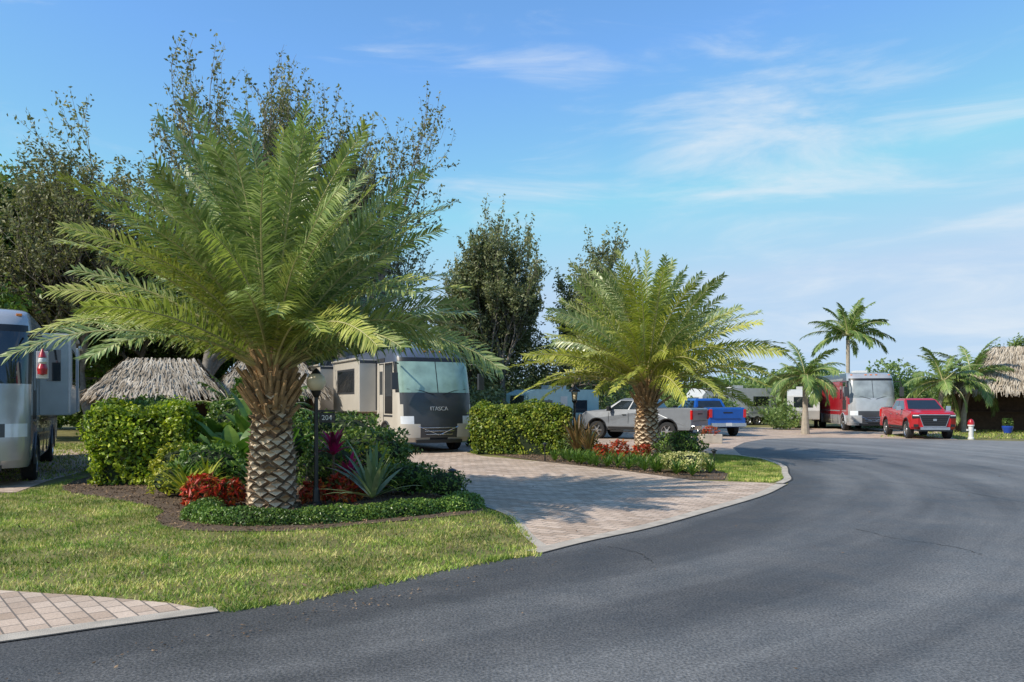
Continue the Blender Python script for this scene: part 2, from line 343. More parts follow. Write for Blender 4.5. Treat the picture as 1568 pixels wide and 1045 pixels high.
kk=(Q[:,1]>6.95)&(Q[:,1]<9.45);Q=Q[kk]+rng.normal(0,.045,(kk.sum(),2))+np.c_[np.sin(Q[kk][:,0]*9),np.sin(Q[kk][:,0]*7)]*.02;blades(mb,Q[:,0],Q[:,1],.06,.009,rng)
x,y=scatter(lawn2,42000,rng);blades(mb,x,y,.06,.012,rng)
x,y=scatter(lawn3,40000,rng);blades(mb,x,y,.08,.03,rng)
x,y=scatter(lawn4,30000,rng);blades(mb,x,y,.08,.02,rng)
mb.build('grass',[M_grass])
mb=MB();x,y=scatter(lawn1,500,rng);C=np.c_[x,y,np.full(len(x),.06)];leafq(mb,C,.05,rng,N=up(len(C)),spread=.4)
x=rng.uniform(-3,14,160);y=rng.uniform(5,30,160);C=np.c_[x,y,np.full(160,.022)];leafq(mb,C,.04,rng,N=up(160),spread=.2)
x=rng.normal(-1.5,1.2,160);y=8.9+(x+.0)*1.02+rng.normal(-.35,.15,160);C=np.c_[x,y,np.full(160,.02)];leafq(mb,C,.03,rng,N=up(160),spread=.2)
mb.build('fallen_leaves',[M_chip])
mb=MB()
for P in [[(4.9,11.4),(5.1,10.6),(5.5,10.0),(5.6,9.4)],[(8,19),(9,16.5),(9.3,14),(10.5,12)],[(1.2,10.0),(1.5,9.6),(1.6,9.0)]]:
    Q=np.array(cr(P,10));Q=Q+rng.normal(0,.02,Q.shape);T=nrm(np.gradient(Q,axis=0));Nn=np.stack([-T[:,1],T[:,0]],1);w=(.006*rng.uniform(.3,1.4,len(Q)))[:,None]
    n=len(Q);V=np.concatenate([np.c_[Q+Nn*w,np.full(n,.008)],np.c_[Q-Nn*w,np.full(n,.008)]]);i=np.arange(n-1);mb.add(V,np.stack([i,n+i,n+i+1,i+1],1))
mb.build('road_cracks',[M_seam])

# ------------------------------------------------------------ vegetation
def frond(mb,base,az,el,L,droop,rng,lmax=.5,nl=62,w=.014,mi=0,mr=2,vlift=.45,bare=.14,r0=.03,ldroop=.25,a0=1.15,a1=.45,rl=.35,pw=1.6):
    n=16;P=[np.array(base,float)];az0=az;tw=rng.normal(0,.12)
    for i in range(n):
        t=(i+1)/n
        e=el-droop*(t**pw);a=az0+tw*t
        P.append(P[-1]+np.array([math.cos(a)*math.cos(e),math.sin(a)*math.cos(e),math.sin(e)])*L/n)
    P=np.array(P);tt=np.linspace(0,1,n+1)
    tube(mb,P,r0*(1-.85*tt),4,mr,cap=False)
    s=np.linspace(bare,1,nl);s=np.concatenate([s,s+.3/nl]);s=np.clip(s,0,1)
    side=np.concatenate([np.ones(nl),-np.ones(nl)])
    p=np.stack([np.interp(s,tt,P[:,k]) for k in range(3)],1)
    T=nrm(np.gradient(P,axis=0));Tt=nrm(np.stack([np.interp(s,tt,T[:,k]) for k in range(3)],1))
    S=np.array([-math.sin(az),math.cos(az),0]);roll=rng.normal(0,rl)
    Nn=nrm(np.cross(Tt,S)*-1);Nn=np.where((Nn[:,2:]<0)&(abs(Nn[:,2:])>.05),-Nn,Nn)
    S_=S*math.cos(roll)+Nn*math.sin(roll);N_=nrm(np.cross(Tt,S_));N_=np.where((N_*Nn).sum(1,keepdims=True)<0,-N_,N_)
    u=(s-bare)/(1-bare)
    l=lmax*(.35+.65*np.sin(np.clip(u*2.6+.35,0,math.pi)))*(1-.25*u)*rng.uniform(.85,1.12,len(s))
    ang=(a0-a1*u)+rng.normal(0,.12,len(s));v=vlift*rng.uniform(-.1,1.5,len(s))
    d=Tt*np.cos(ang)[:,None]+(S_*side[:,None]*np.cos(v)[:,None]+N_*np.sin(v)[:,None])*np.sin(ang)[:,None];d=nrm(d)
    m=p+d*(l*.5)[:,None];tip=p+d*l[:,None];tip[:,2]-=ldroop*l*rng.uniform(.4,1.3,len(s));m[:,2]-=ldroop*l*.15
    wv=nrm(Tt-d*(Tt*d).sum(1,keepdims=True));ww=w*rng.uniform(.8,1.2,len(s))[:,None]
    V=np.stack([p-wv*ww*.5,p+wv*ww*.5,m+wv*ww,m-wv*ww,tip+wv*ww*.12,tip-wv*ww*.12],1).reshape(-1,3)
    k=np.arange(len(s))*6
    mb.add(V,np.concatenate([np.stack([k,k+1,k+2,k+3],1),np.stack([k+3,k+2,k+4,k+5],1)]),mi)

def date_palm(name,loc,trunk_h,r_base,r_top,L,n,seed,yellow=.3,elmin=8,top_el=86,lmax=.52,nl=78,w=.017,lift=.35,d0=58,mats=None,pw=1.05,lk=(1.06,-.06)):
    rng=np.random.default_rng(seed);e=empty(name,loc)
    mb=MB();hs=np.linspace(-.05,trunk_h+.3,14)
    def rad(z):
        t=np.clip(z/trunk_h,0,1.2);return r_base+(r_top-r_base)*t+.02*math.sin(t*5)
    tube(mb,[(0,0,h) for h in hs],[rad(h)-.03 for h in hs],20,1)
    rows=int(trunk_h/.083);na=9
    for i in range(rows+1):
        z=.02+i*trunk_h/rows
        r=rad(z);t=z/trunk_h
        for j in range(na):
            a=(j+.5*(i%2))*2*math.pi/na+rng.normal(0,.05);zz=z+rng.normal(0,.018)
            hw=math.pi/na*1.0;hh=.088*rng.uniform(.88,1.12);pr=.05+.05*t+rng.uniform(0,.04)
            def pt(aa,z_,rr):return (math.cos(aa)*rr,math.sin(aa)*rr,max(z_,.0))
            O=[pt(a-hw,zz,r-.02),pt(a,zz-hh,r-.02),pt(a+hw,zz,r-.02),pt(a,zz+hh,r-.02)]
            k=.80+rng.uniform(-.10,.05);u_=.015+.06*t
            I=[pt(a-hw*k,zz+u_,r+pr*.6),pt(a,zz-hh*k+u_,r+pr*.7),pt(a+hw*k,zz+u_,r+pr*.6),pt(a,zz+hh*k*.8+u_,r+pr*1.2)]
            mb.add(O+I,[[0,1,5,4],[1,2,6,5],[2,3,7,6],[3,0,4,7]],1)
            mb.add(I,[[0,1,2,3]],0 if (t<.7 and rng.random()<.93 or rng.random()<.3) else 2)
    for i in range(110):
        a=i*2.39996;t=i/110;z=trunk_h-.35+t*(.55+lift);r=r_top*(1.05-.35*t)
        el=R(50+30*t)+rng.normal(0,.12);ln=rng.uniform(.3,.7)
        p0=np.array([math.cos(a)*r*.8,math.sin(a)*r*.8,z]);d=np.array([math.cos(a)*math.cos(el),math.sin(a)*math.cos(el),math.sin(el)])
        tube(mb,[p0,p0+d*ln*.5,p0+d*ln],[.06,.045,.03],5,2)
    mb.build('trunk',[M_scale,M_scaled,M_boot],parent=e)
    mb=MB()
    for i in range(n):
        t=(i+.5)/n;az=i*2.39996+rng.normal(0,.15)
        el=R(elmin+(top_el-elmin)*t**pw)+rng.normal(0,.09)
        z=trunk_h+lift+.45*t;r=r_top*(.75-.55*t)
        Lf=L*(lk[0]+lk[1]*t)*rng.uniform(.82,1.06)
        dr=R(d0-(d0-28)*t)*rng.uniform(.6,1.2)
        mi=1 if rng.random()<yellow*(1.5-1.5*t)+.04 else 0
        frond(mb,(math.cos(az)*r,math.sin(az)*r,z),az,el,Lf,dr,rng,mi=mi,lmax=lmax,nl=nl,w=w,vlift=.35,bare=.15,rl=.6,pw=1.4)
    mb.build('fronds',[M_frA]+(mats or [M_frB])+[M_rach],parent=e)
    return e
date_palm('date_palm',(-4.13,13.7,0),1.85,.36,.25,3.72,122,3,yellow=.28,elmin=27,lift=.48,d0=58,lmax=.54,pw=1.2,lk=(1.04,.02))
date_palm('date_palm',(4.25,25.1,0),1.95,.34,.25,3.95,108,8,yellow=.75,nl=62,lmax=.52,w=.022,elmin=18,lift=.3,d0=56,mats=[M_frY],pw=1.25)

def slim_palm(name,loc,h,L,n,seed,lean=0,r=.14,elmin=-25,top=75,dr=75,mat=None,w=.035,nl=42,lmax=.7):
    rng=np.random.default_rng(seed);e=empty(name,loc);mb=MB()
    zs=np.linspace(0,h,9);tube(mb,[(lean*(z/h)**2,0,z) for z in zs],[r*(1.5-.6*min(1,z/h*2)) for z in zs],10,0)
    tube(mb,[(lean,0,h-.05),(lean,0,h+.35)],[r*1.1,r*.5],8,1)
    mb.build('trunk',[M_trunk_g,M_frC],parent=e)
    mb=MB()
    for i in range(n):
        t=(i+.5)/n;az=i*2.39996+rng.normal(0,.2);el=R(elmin+(top-elmin)*t)+rng.normal(0,.1)
        frond(mb,(lean,0,h+.25),az,el,L*rng.uniform(.85,1.1),R(dr*(1-.35*t)),rng,lmax=lmax,nl=nl,w=w,mi=0,mr=1,vlift=.1,bare=.12,r0=.04,ldroop=.45,a0=1.05,a1=.5)
    mb.build('fronds',[mat or M_frC,M_rach],parent=e)
slim_palm('coconut_palm',(23.2,55,0),6.1,3.0,24,11,elmin=-5,dr=65,w=.045)
slim_palm('coconut_palm',(16.2,44,0),2.9,2.2,20,12,r=.16,lmax=.6)
slim_palm('coconut_palm',(24.6,46,0),2.7,2.6,18,13,lean=.3,lmax=.6)
slim_palm('coconut_palm',(26.6,47,0),3.0,2.7,20,14,lean=.5,lmax=.6)
slim_palm('coconut_palm',(21.6,60,0),2.8,2.4,16,15,lmax=.6)

def tree(name,base,H,W,seed,leaf_m,leaf=.12,nper=36,kids=(6,5,5,4),trunk=.3,up=.5,jit=.16,r0=None,ratio=(.5,.72),spread=(.5,1.1),asp=.5,inner=.5):
    rng=np.random.default_rng(seed);br=[]
    lv=len(kids)
    def grow(p,d,L,lev):
        n=4 if lev<2 else 3;pts=[p]
        for i in range(n):
            d=d+rng.normal(0,.16,3)+np.array([0,0,up*.14]);d=d/np.linalg.norm(d);p=p+d*L/n;pts.append(p)
        pts=np.array(pts);br.append((pts,lev))
        if lev<lv:
            for j in range(kids[lev]):
                t=1. if j==0 else rng.uniform(.3,1.)
                q=np.array([np.interp(t*n,np.arange(n+1),pts[:,k]) for k in range(3)])
                pr=np.cross(d,rng.normal(size=3));pr/=np.linalg.norm(pr)
                ta=rng.uniform(*spread)*(.35 if j==0 else 1)
                nd=d+pr*ta;nd/=np.linalg.norm(nd)
                grow(q,nd,L*rng.uniform(*ratio),lev+1)
    grow(np.zeros(3),np.array([0,0,1.]),trunk*H,0)
    allp=np.concatenate([b[0] for b in br]);zmax=np.percentile(allp[:,2],99.8)
    wx=np.percentile(abs(allp[:,:2]),97)
    sc=np.array([W/2/wx,W/2/wx,H/zmax])
    e=empty(name,base);mb=MB();ml=MB();r0=r0 or H*.02
    C=[]
    for pts,lev in br:
        pts=pts*sc;ra=r0*(.5**lev)
        tube(mb,pts,np.linspace(ra,ra*.5,len(pts)),7 if lev<2 else 3,0,cap=False)
        if lev>=lv-1:
            n=nper if lev==lv else int(nper*inner)
            t=rng.uniform(0.05,1.08,n)*(len(pts)-1)
            q=np.stack([np.interp(t,np.arange(len(pts)),pts[:,k]) for k in range(3)],1)+rng.normal(0,jit,(n,3));C.append(q)
    C=np.concatenate(C);C=C[C[:,2]>.3]
    leafq(ml,C,leaf,rng,aspect=asp)
    mb.build('trunk_and_limbs',[M_bark],parent=e,smooth=True);ml.build('leaves',[leaf_m],parent=e)
K=(6,5,4,4,3)
tree('tall_tree',(-13.7,34,0),16.6,11.5,21,M_leaf_tall,.18,14,kids=K,up=.9,jit=.08,trunk=.16,ratio=(.6,.88))
tree('tall_tree',(-6.8,36,0),15.6,8.4,22,M_leaf_tall,.18,13,kids=K,up=1.0,jit=.08,trunk=.16,ratio=(.6,.88))
tree('tall_tree',(-19.2,36,0),13.9,9.5,23,M_leaf_tall,.18,17,kids=K,up=.8,jit=.09,trunk=.16,ratio=(.6,.85))
tree('oak_tree',(-25.2,38,0),12.8,11,24,M_leaf_oak,.30,80,up=.2,jit=.4,trunk=.14)
tree('oak_tree',(-19.0,42,0),11.4,12,25,M_leaf_oak,.30,70,up=.2,jit=.4,trunk=.14)
tree('oak_tree',(-11.5,46,0),11.4,13,26,M_leaf_mid,.28,60,up=.2,jit=.35,trunk=.14)
tree('olive_tree',(-.4,45,0),12.8,5.8,31,M_leaf_mid,.19,18,kids=K,up=.8,jit=.09,trunk=.10,ratio=(.6,.88))
tree('olive_tree',(2.9,46,0),11.2,6.8,32,M_leaf_mid,.20,22,kids=K,up=.5,jit=.12,trunk=.10,ratio=(.6,.88))
tree('olive_tree',(-2.6,47,0),10.0,5.6,33,M_leaf_mid,.19,18,kids=K,up=.7,jit=.1,trunk=.10,ratio=(.6,.85))
tree('small_tree',(38.5,62,0),6.5,2.6,34,M_leaf_dist,.2,30,up=.5)

def ellipsoid_pts(n,rng,c,s,inner=.55,low=-.6):
    d=nrm(rng.normal(size=(int(n*1.6),3)));d=d[d[:,2]>low][:n]
    bump=1+.16*np.sin(d[:,0]*7+c[0])*np.sin(d[:,1]*6+c[1])+.10*np.sin(d[:,2]*11+c[0]*3)
    r=rng.uniform(inner,1,len(d))**.4*bump
    return np.array(c)+d*np.array(s)*r[:,None],d
def shrub(name,c,s,mat,n=1500,leaf=.07,seed=1,core=True,asp=.5):
    rng=np.random.default_rng(seed);e=empty(name,(c[0],c[1],0));mb=MB()
    C,D=ellipsoid_pts(n,rng,(0,0,c[2]),s);k=C[:,2]>.02;leafq(mb,C[k],leaf,rng,N=D[k],spread=.9,aspect=asp);mb.build('leaves',[mat],parent=e)
    if core:
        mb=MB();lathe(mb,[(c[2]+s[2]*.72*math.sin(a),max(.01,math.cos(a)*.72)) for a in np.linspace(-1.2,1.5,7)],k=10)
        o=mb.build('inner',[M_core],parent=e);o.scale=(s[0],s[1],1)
    return e
def treeline(name,blobs,mat,leaf,dens,seed):
    rng=np.random.default_rng(seed);mb=MB()
    for (x,y,w,d,h) in blobs:
        for k in range(4):
            cx=x+rng.uniform(-.3,.3)*w;cy=y+rng.uniform(-.3,.3)*d;hh=h*rng.uniform(.65,1)
            C,D=ellipsoid_pts(int(dens*w*h),rng,(cx,cy,hh*.5),(w*.42,d*.45,hh*.5),low=-1)
            C=C[C[:,2]>0.05];leafq(mb,C,leaf,rng,N=None)
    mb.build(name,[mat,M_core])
bl=[]
rg=np.random.default_rng(77)
for x in np.arange(-45,0,4.5): bl.append((x,50+rg.uniform(-3,3),6,5,rg.uniform(6.5,9)))
treeline('tree_line',bl,M_leaf_oak,.42,26,41)
bl=[(x,78+rg.uniform(-6,6),8,6,rg.uniform(3.6,6.2)) for x in np.arange(2,75,4.0)]
treeline('tree_line',bl,M_leaf_dist,.42,16,42)
bl=[(x,150+rg.uniform(-6,6),20,9,rg.uniform(5,9)) for x in np.arange(-120,160,12)]
treeline('tree_line',bl,M_leaf_dist,.9,5,43)
bl=[(19.0,62,4,3,3.2),(14.5,54,3.5,2.5,2.3),(27.5,58,4.5,3,4.2),(24.8,53.5,3,2,2.9),(30.5,55,4,3,4.0),(16.8,51,2.5,2,2.2),(33,58,4,3,3.6),(11,58,4,3,2.9)]
treeline('bushes',bl,M_leaf_dist,.2,70,44)
bl=[(-2,41,4,3,3.0),(2.4,44,4,3,2.8),(-5.5,43,4,3,4.0),(-1.5,47,5,4,7.0),(1.8,48,5,4,6.6),(4.6,50,4,3,4.6)]
treeline('bushes',bl,M_leaf_mid,.2,60,45)

def hedge(name,c,size,rot,mat,dens=900,leaf=.075,seed=1,rough=.07):
    rng=np.random.default_rng(seed);e=empty(name,(c[0],c[1],0),rot);sx,sy,h=size
    faces=[((-sx/2,-sy/2,.05),(sx,0,0),(0,0,h-.05),(0,-1,0)),((-sx/2,sy/2,.05),(sx,0,0),(0,0,h-.05),(0,1,0)),
           ((-sx/2,-sy/2,.05),(0,sy,0),(0,0,h-.05),(-1,0,0)),((sx/2,-sy/2,.05),(0,sy,0),(0,0,h-.05),(1,0,0)),((-sx/2,-sy/2,h),(sx,0,0),(0,sy,0),(0,0,1))]
    mb=MB()
    for o,u,v,n in faces:
        o,u,v,n=map(lambda q:np.array(q,float),(o,u,v,n));A=np.linalg.norm(u)*np.linalg.norm(v);k=int(A*dens)
        a=rng.uniform(size=(k,1));b=rng.uniform(size=(k,1));P=o+u*a+v*b
        off=rough*(np.sin(P[:,0]*3.1+P[:,2]*2.3+seed)+np.sin(P[:,1]*3.7+P[:,2]*4.1)+np.sin((P[:,0]+P[:,1])*7+P[:,2]*6)*.6)-rng.uniform(0,.16,k)+ (rng.uniform(size=k)<.05)*.12
        P=P+n*off[:,None]
        q=np.abs(P[:,0])/(sx/2);q2=P[:,2]/h;P[:,2]-=.12*np.clip(q-.85,0,1)/.15*np.clip(q2-.8,0,1)/.2
        leafq(mb,P,leaf,rng,N=np.tile(n+np.array([0,0,.35]),(k,1)),spread=.7,aspect=.62)
    mb.build('leaves',[mat],parent=e)
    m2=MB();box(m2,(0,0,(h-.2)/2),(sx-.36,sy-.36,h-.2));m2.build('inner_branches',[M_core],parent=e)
    return e
hedge('clipped_hedge',(-8.25,17.9),(1.95,1.7,1.72),R(12),M_hedge,950,.095,51,.09)
hedge('clipped_hedge',(-9.9,21.5),(1.1,3.6,1.85),R(12),M_leaf_oak,600,.09,52)
hedge('clipped_hedge',(.35,27.6),(3.4,1.5,1.68),R(-8),M_hedge2,800,.10,53,.09)
hedge('clipped_hedge',(.2,31.6),(4.0,1.2,1.5),R(-20),M_leaf_oak,500,.1,54)
for i,(x,y,z,sx,sy,sz,m,n,lf) in enumerate([(-6.0,19.8,.8,1.3,1.1,.85,M_shrub,2600,.12),(-3.2,18.2,.62,1.0,.9,.65,M_shrub,2200,.11),(-7.4,22.5,1.0,1.5,1.2,1.0,M_shrub,2600,.13),
      (-4.6,21.5,.8,1.3,1.1,.8,M_leaf_oak,2200,.12),(-5.9,15.6,.5,.75,.6,.55,M_fern,1200,.11),(-3.6,15.8,.5,.7,.6,.6,M_shrub,1300,.09),(-2.0,15.6,.3,.65,.5,.36,M_shrub,1300,.08),
      (-6.9,16.6,.45,.6,.5,.55,M_yel,900,.10),(-1.25,14.9,.28,.45,.4,.3,M_shrub,900,.06),(-6.5,15.2,.3,.45,.4,.35,M_yel,600,.08),(-2.9,16.2,.5,.5,.5,.5,M_yel,500,.08),
      (5.0,23.6,.45,.8,.6,.5,M_shrub,1400,.09),(2.2,26.6,.4,.7,.5,.45,M_shrub,1000,.09),(5.3,27.4,.3,.5,.4,.35,M_low,700,.08)]):
    shrub('shrub',(x,y,z),(sx,sy,sz),m,n,lf,60+i)
shrub('variegated_shrub',(4.4,20.4,.25),(.72,.5,.3),M_var,1800,.07,80)
for i,(x,y,s) in enumerate([(-5.25,13.5,.36),(-4.9,13.85,.28),(-3.05,14.3,.32),(-3.5,14.05,.26),(-2.85,14.8,.3),(3.3,24.4,.38),(3.9,24.0,.32),(2.8,24.9,.3)]):
    shrub('croton_shrub',(x,y,s*.75),(s*.9,s*.8,s*.95),M_red,420,.13,90+i,core=False,asp=.35)
def border(name,pts,w,h,mat,dens,leaf,seed):
    rng=np.random.default_rng(seed);P=np.array(cr(pts,8));mb=MB();seg=np.linalg.norm(np.diff(P,axis=0),axis=1);cum=np.r_[0,np.cumsum(seg)];n=int(dens*cum[-1])
    s=rng.uniform(0,cum[-1],n);c=np.stack([np.interp(s,cum,P[:,k]) for k in range(2)],1)
    T=nrm(np.gradient(P,axis=0));t=nrm(np.stack([np.interp(s,cum,T[:,k]) for k in range(2)],1));Nn=np.stack([-t[:,1],t[:,0]],1)
    a=rng.uniform(-.25,math.pi+.25,n);r=rng.uniform(.75,1.08,n)*(1+.1*np.sin(s*5)+.06*np.sin(s*13))
    C=np.c_[c+Nn*(np.cos(a)*w*r)[:,None],np.clip(np.sin(a),-.1,1)*h*r+.03]
    D=np.c_[Nn*np.cos(a)[:,None],np.sin(a)]
    leafq(mb,C,leaf,rng,N=D,spread=.8,aspect=.6)
    n=len(P);m3=np.c_[P,np.full(n,.04)]
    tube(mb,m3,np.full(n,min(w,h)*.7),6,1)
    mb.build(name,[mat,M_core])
border('border_hedge',[(-4.95,12.9),(-4.75,12.2),(-3.9,11.85),(-2.9,12.0),(-2.0,12.6),(-1.2,13.2),(-.75,13.6),(-.95,14.2)],.26,.2,M_low,2600,.045,101)
border('border_hedge',[(-5.0,13.4),(-5.0,12.9)],.2,.18,M_low,1500,.045,102)

def strap(name,loc,n,L,W,el,droop,mat,seed,z0=0.0,segs=5,fold=.2,stem=0,profile='strap'):
    rng=np.random.default_rng(seed);mb=MB()
    if stem: tube(mb,[(0,0,0),(0,0,z0+.05)],[stem,stem*.7],6,1)
    for i in range(n):
        a=i*2.39996+rng.normal(0,.2);e0=R(rng.uniform(*el));l=L*rng.uniform(.7,1.1);w=W*rng.uniform(.8,1.15);dr=R(droop)*rng.uniform(.5,1.3)
        p=np.array([0,0,z0]);V=[];sd=np.array([-math.sin(a),math.cos(a),0])
        for k in range(segs+1):
            t=k/segs;e=e0-dr*t**1.5
            if profile=='strap': ww=w*(.75+.35*math.sin(t*2.4))*(1-t**3*.97)
            else: ww=w*(.08 if t<.25 else math.sin((t-.2)/.8*math.pi*.98)**.7+.03)
            V+= [p-sd*ww+np.array([0,0,fold*ww]),p.copy(),p+sd*ww+np.array([0,0,fold*ww])]
            p=p+np.array([math.cos(a)*math.cos(e),math.sin(a)*math.cos(e),math.sin(e)])*l/segs
        F=[]
        for k in range(segs):
            b=k*3;F+=[[b,b+1,b+4,b+3],[b+1,b+2,b+5,b+4]]
        mb.add(V,F,0)
    mb.build(name,[mat,M_wood],loc=loc,smooth=False)
strap('agave_plant',(-2.45,14.0,.02),34,1.05,.055,(12,85),30,M_agave,111,z0=.1)
strap('cordyline_plant',(-3.25,14.5,.0),26,.55,.045,(15,85),50,M_mag,112,z0=.85,stem=.03)
strap('cordyline_plant',(-3.05,14.9,.0),22,.5,.045,(10,85),50,M_mag,113,z0=.45,stem=.03)
strap('bronze_grass_plant',(2.15,26.2,.0),60,1.35,.04,(50,88),45,M_brz,114,z0=.1)
strap('bronze_grass_plant',(2.45,25.6,.0),40,1.0,.035,(45,88),45,M_brz,115,z0=.1)
for i,(x,y,L_,z) in enumerate([(-6.5,18.2,1.3,.9),(-5.3,18.0,1.2,.9),(-7.2,19.5,1.5,1.1),(-4.0,17.6,.95,.6),(-3.0,17.0,.8,.4),(-5.9,17.1,1.1,.7),(-6.2,19.0,1.5,1.4)]):
    strap('bird_of_paradise_plant',(x,y,0),15,L_,.15+.03*(i%2),(30,85),50,M_fern,120+i,z0=z*.4,profile='paddle',segs=7)
for i,(x,y) in enumerate([(-5.6,14.6),(-6.2,14.9),(-6.4,15.6),(-2.6,15.3),(-3.3,15.3),(-4.8,14.9),(-5.7,14.0)]):
    strap('fern_plant',(x,y,0),44,.75,.03,(20,85),70,M_fern if i%3 else M_yel,130+i,z0=.15)
k=0
for P0,P1,m in [((1.3,23.6),(4.3,18.9),14),((3.4,22.0),(5.0,19.8),5),((1.6,24.2),(3.6,21.2),8)]:
    for t in np.linspace(0,1,m):
        x=P0[0]*(1-t)+P1[0]*t+rng.normal(0,.08);y=P0[1]*(1-t)+P1[1]*t+.35+rng.normal(0,.1)
        strap('liriope_plant',(x,y,0),60,.5,.013,(35,88),80,M_fern,150+k,z0=.02,segs=4);k+=1
for i,(x,y,h) in enumerate([(-6.3,21,1.2),(-8.4,24,1.2)]):
    slim_palm('areca_palm',(x,y,0),h,1.5,14,160+i,r=.05,elmin=20,top=85,dr=60,mat=M_fern,w=.022,nl=30,lmax=.4)

# ------------------------------------------------------------ street furniture
e=empty('street_lamp',(-3.38,13.75,0));mb=MB()
lathe(mb,[(0,.11),(.06,.11),(.1,.07),(.3,.055),(.34,.04),(1.89,.034),(1.94,.07),(2.0,.09),(2.02,.05)],k=14)
tube(mb,[(0,0,2.30),(0,0,2.36),(0,0,2.40)],[.09,.05,.01],10)
box(mb,(.17,0,1.66),(.34,.03,.03));mb.build('post',[M_black],parent=e,smooth=True,sharp=R(40))
mb=MB();lathe(mb,[(2.16+.165*math.sin(a),.165*math.cos(a)) for a in np.linspace(-1.3,1.3,11)],k=18);mb.build('globe',[M_globe],parent=e,smooth=True)
mb=MB();box(mb,(.19,-.012,1.54),(.27,.02,.17));mb.build('number_plate',[M_plastic],parent=e,bevel=.008)
def text(s,loc,size,mat,parent,rot=(R(90),0,0),ext=.003):
    c=bpy.data.curves.new('lettering','FONT');c.body=s;c.size=size;c.extrude=ext;c.align_x='CENTER';c.align_y='CENTER'
    c.materials.append(mat);o=bpy.data.objects.new('lettering',c);COL.objects.link(o);o.location=loc;o.rotation_euler=rot;o.parent=parent;return o
text('204',(.19,-.028,1.54),.12,M_white,e)
e=empty('street_lamp',(2.15,27.4,0));mb=MB()
lathe(mb,[(0,.1),(.1,.08),(.3,.05),(1.75,.04),(1.8,.08),(1.85,.10)],k=12)
for a in range(4):
    q=a*math.pi/2+.78;tube(mb,[(math.cos(q)*.09,math.sin(q)*.09,1.85),(math.cos(q)*.13,math.sin(q)*.13,2.15)],.012,4)
lathe(mb,[(2.15,.20),(2.2,.19),(2.32,.05),(2.38,.02)],k=12)
mb.build('post',[M_black],parent=e,smooth=True,sharp=R(40))
mb=MB();lathe(mb,[(1.86,.06),(2.0,.09),(2.14,.08)],k=10);mb.build('lantern_glass',[M_globe],parent=e,smooth=True)
def path_light(x,y):
    mb=MB();lathe(mb,[(0,.035),(.02,.035),(.03,.02),(.44,.018),(.45,.045),(.50,.05),(.51,.085),(.535,.08),(.56,.02),(.565,.001)],k=14,mis=[0]*9)
    mb.build('path_light',[M_black],loc=(x,y,.01),smooth=True,sharp=R(40))
path_light(-1.12,14.9);path_light(1.0,24.2);path_light(5.3,20.9)
mb=MB();lathe(mb,[(0,.14),(.08,.14),(.1,.11),(.62,.11),(.64,.15),(.70,.15)],k=14,mis=[0,0,0,0,0]);lathe(mb,[(.70,.15),(.82,.14),(.93,.09),(.97,.02),(.98,.001)],k=14,mis=[1]*4)
box(mb,(0,0,.45),(.4,.09,.09),0);mb.build('fire_hydrant',[M_white,M_redp],loc=(21.9,38.0,0),smooth=True,sharp=R(40))
mb=MB();lathe(mb,[(0,.18),(.05,.2),(.35,.3),(.42,.3),(.42,.26),(.36,.22),(.36,.001)],k=16);mb.build('glazed_pot',[M_cobalt],loc=(28.0,45,0),smooth=True,sharp=R(40))
shrub('potted_plant',(28.0,45,.6),(.3,.3,.3),M_shrub,300,.09,170,core=False)
mb=MB();box(mb,(0,0,.2),(.9,.6,.4));mb.build('stone_planter',[M_conc],loc=(8.6,34.5,.0),bevel=.03)
shrub('shrub',(8.6,34.5,.5),(.4,.3,.25),M_red,300,.09,171,core=False)

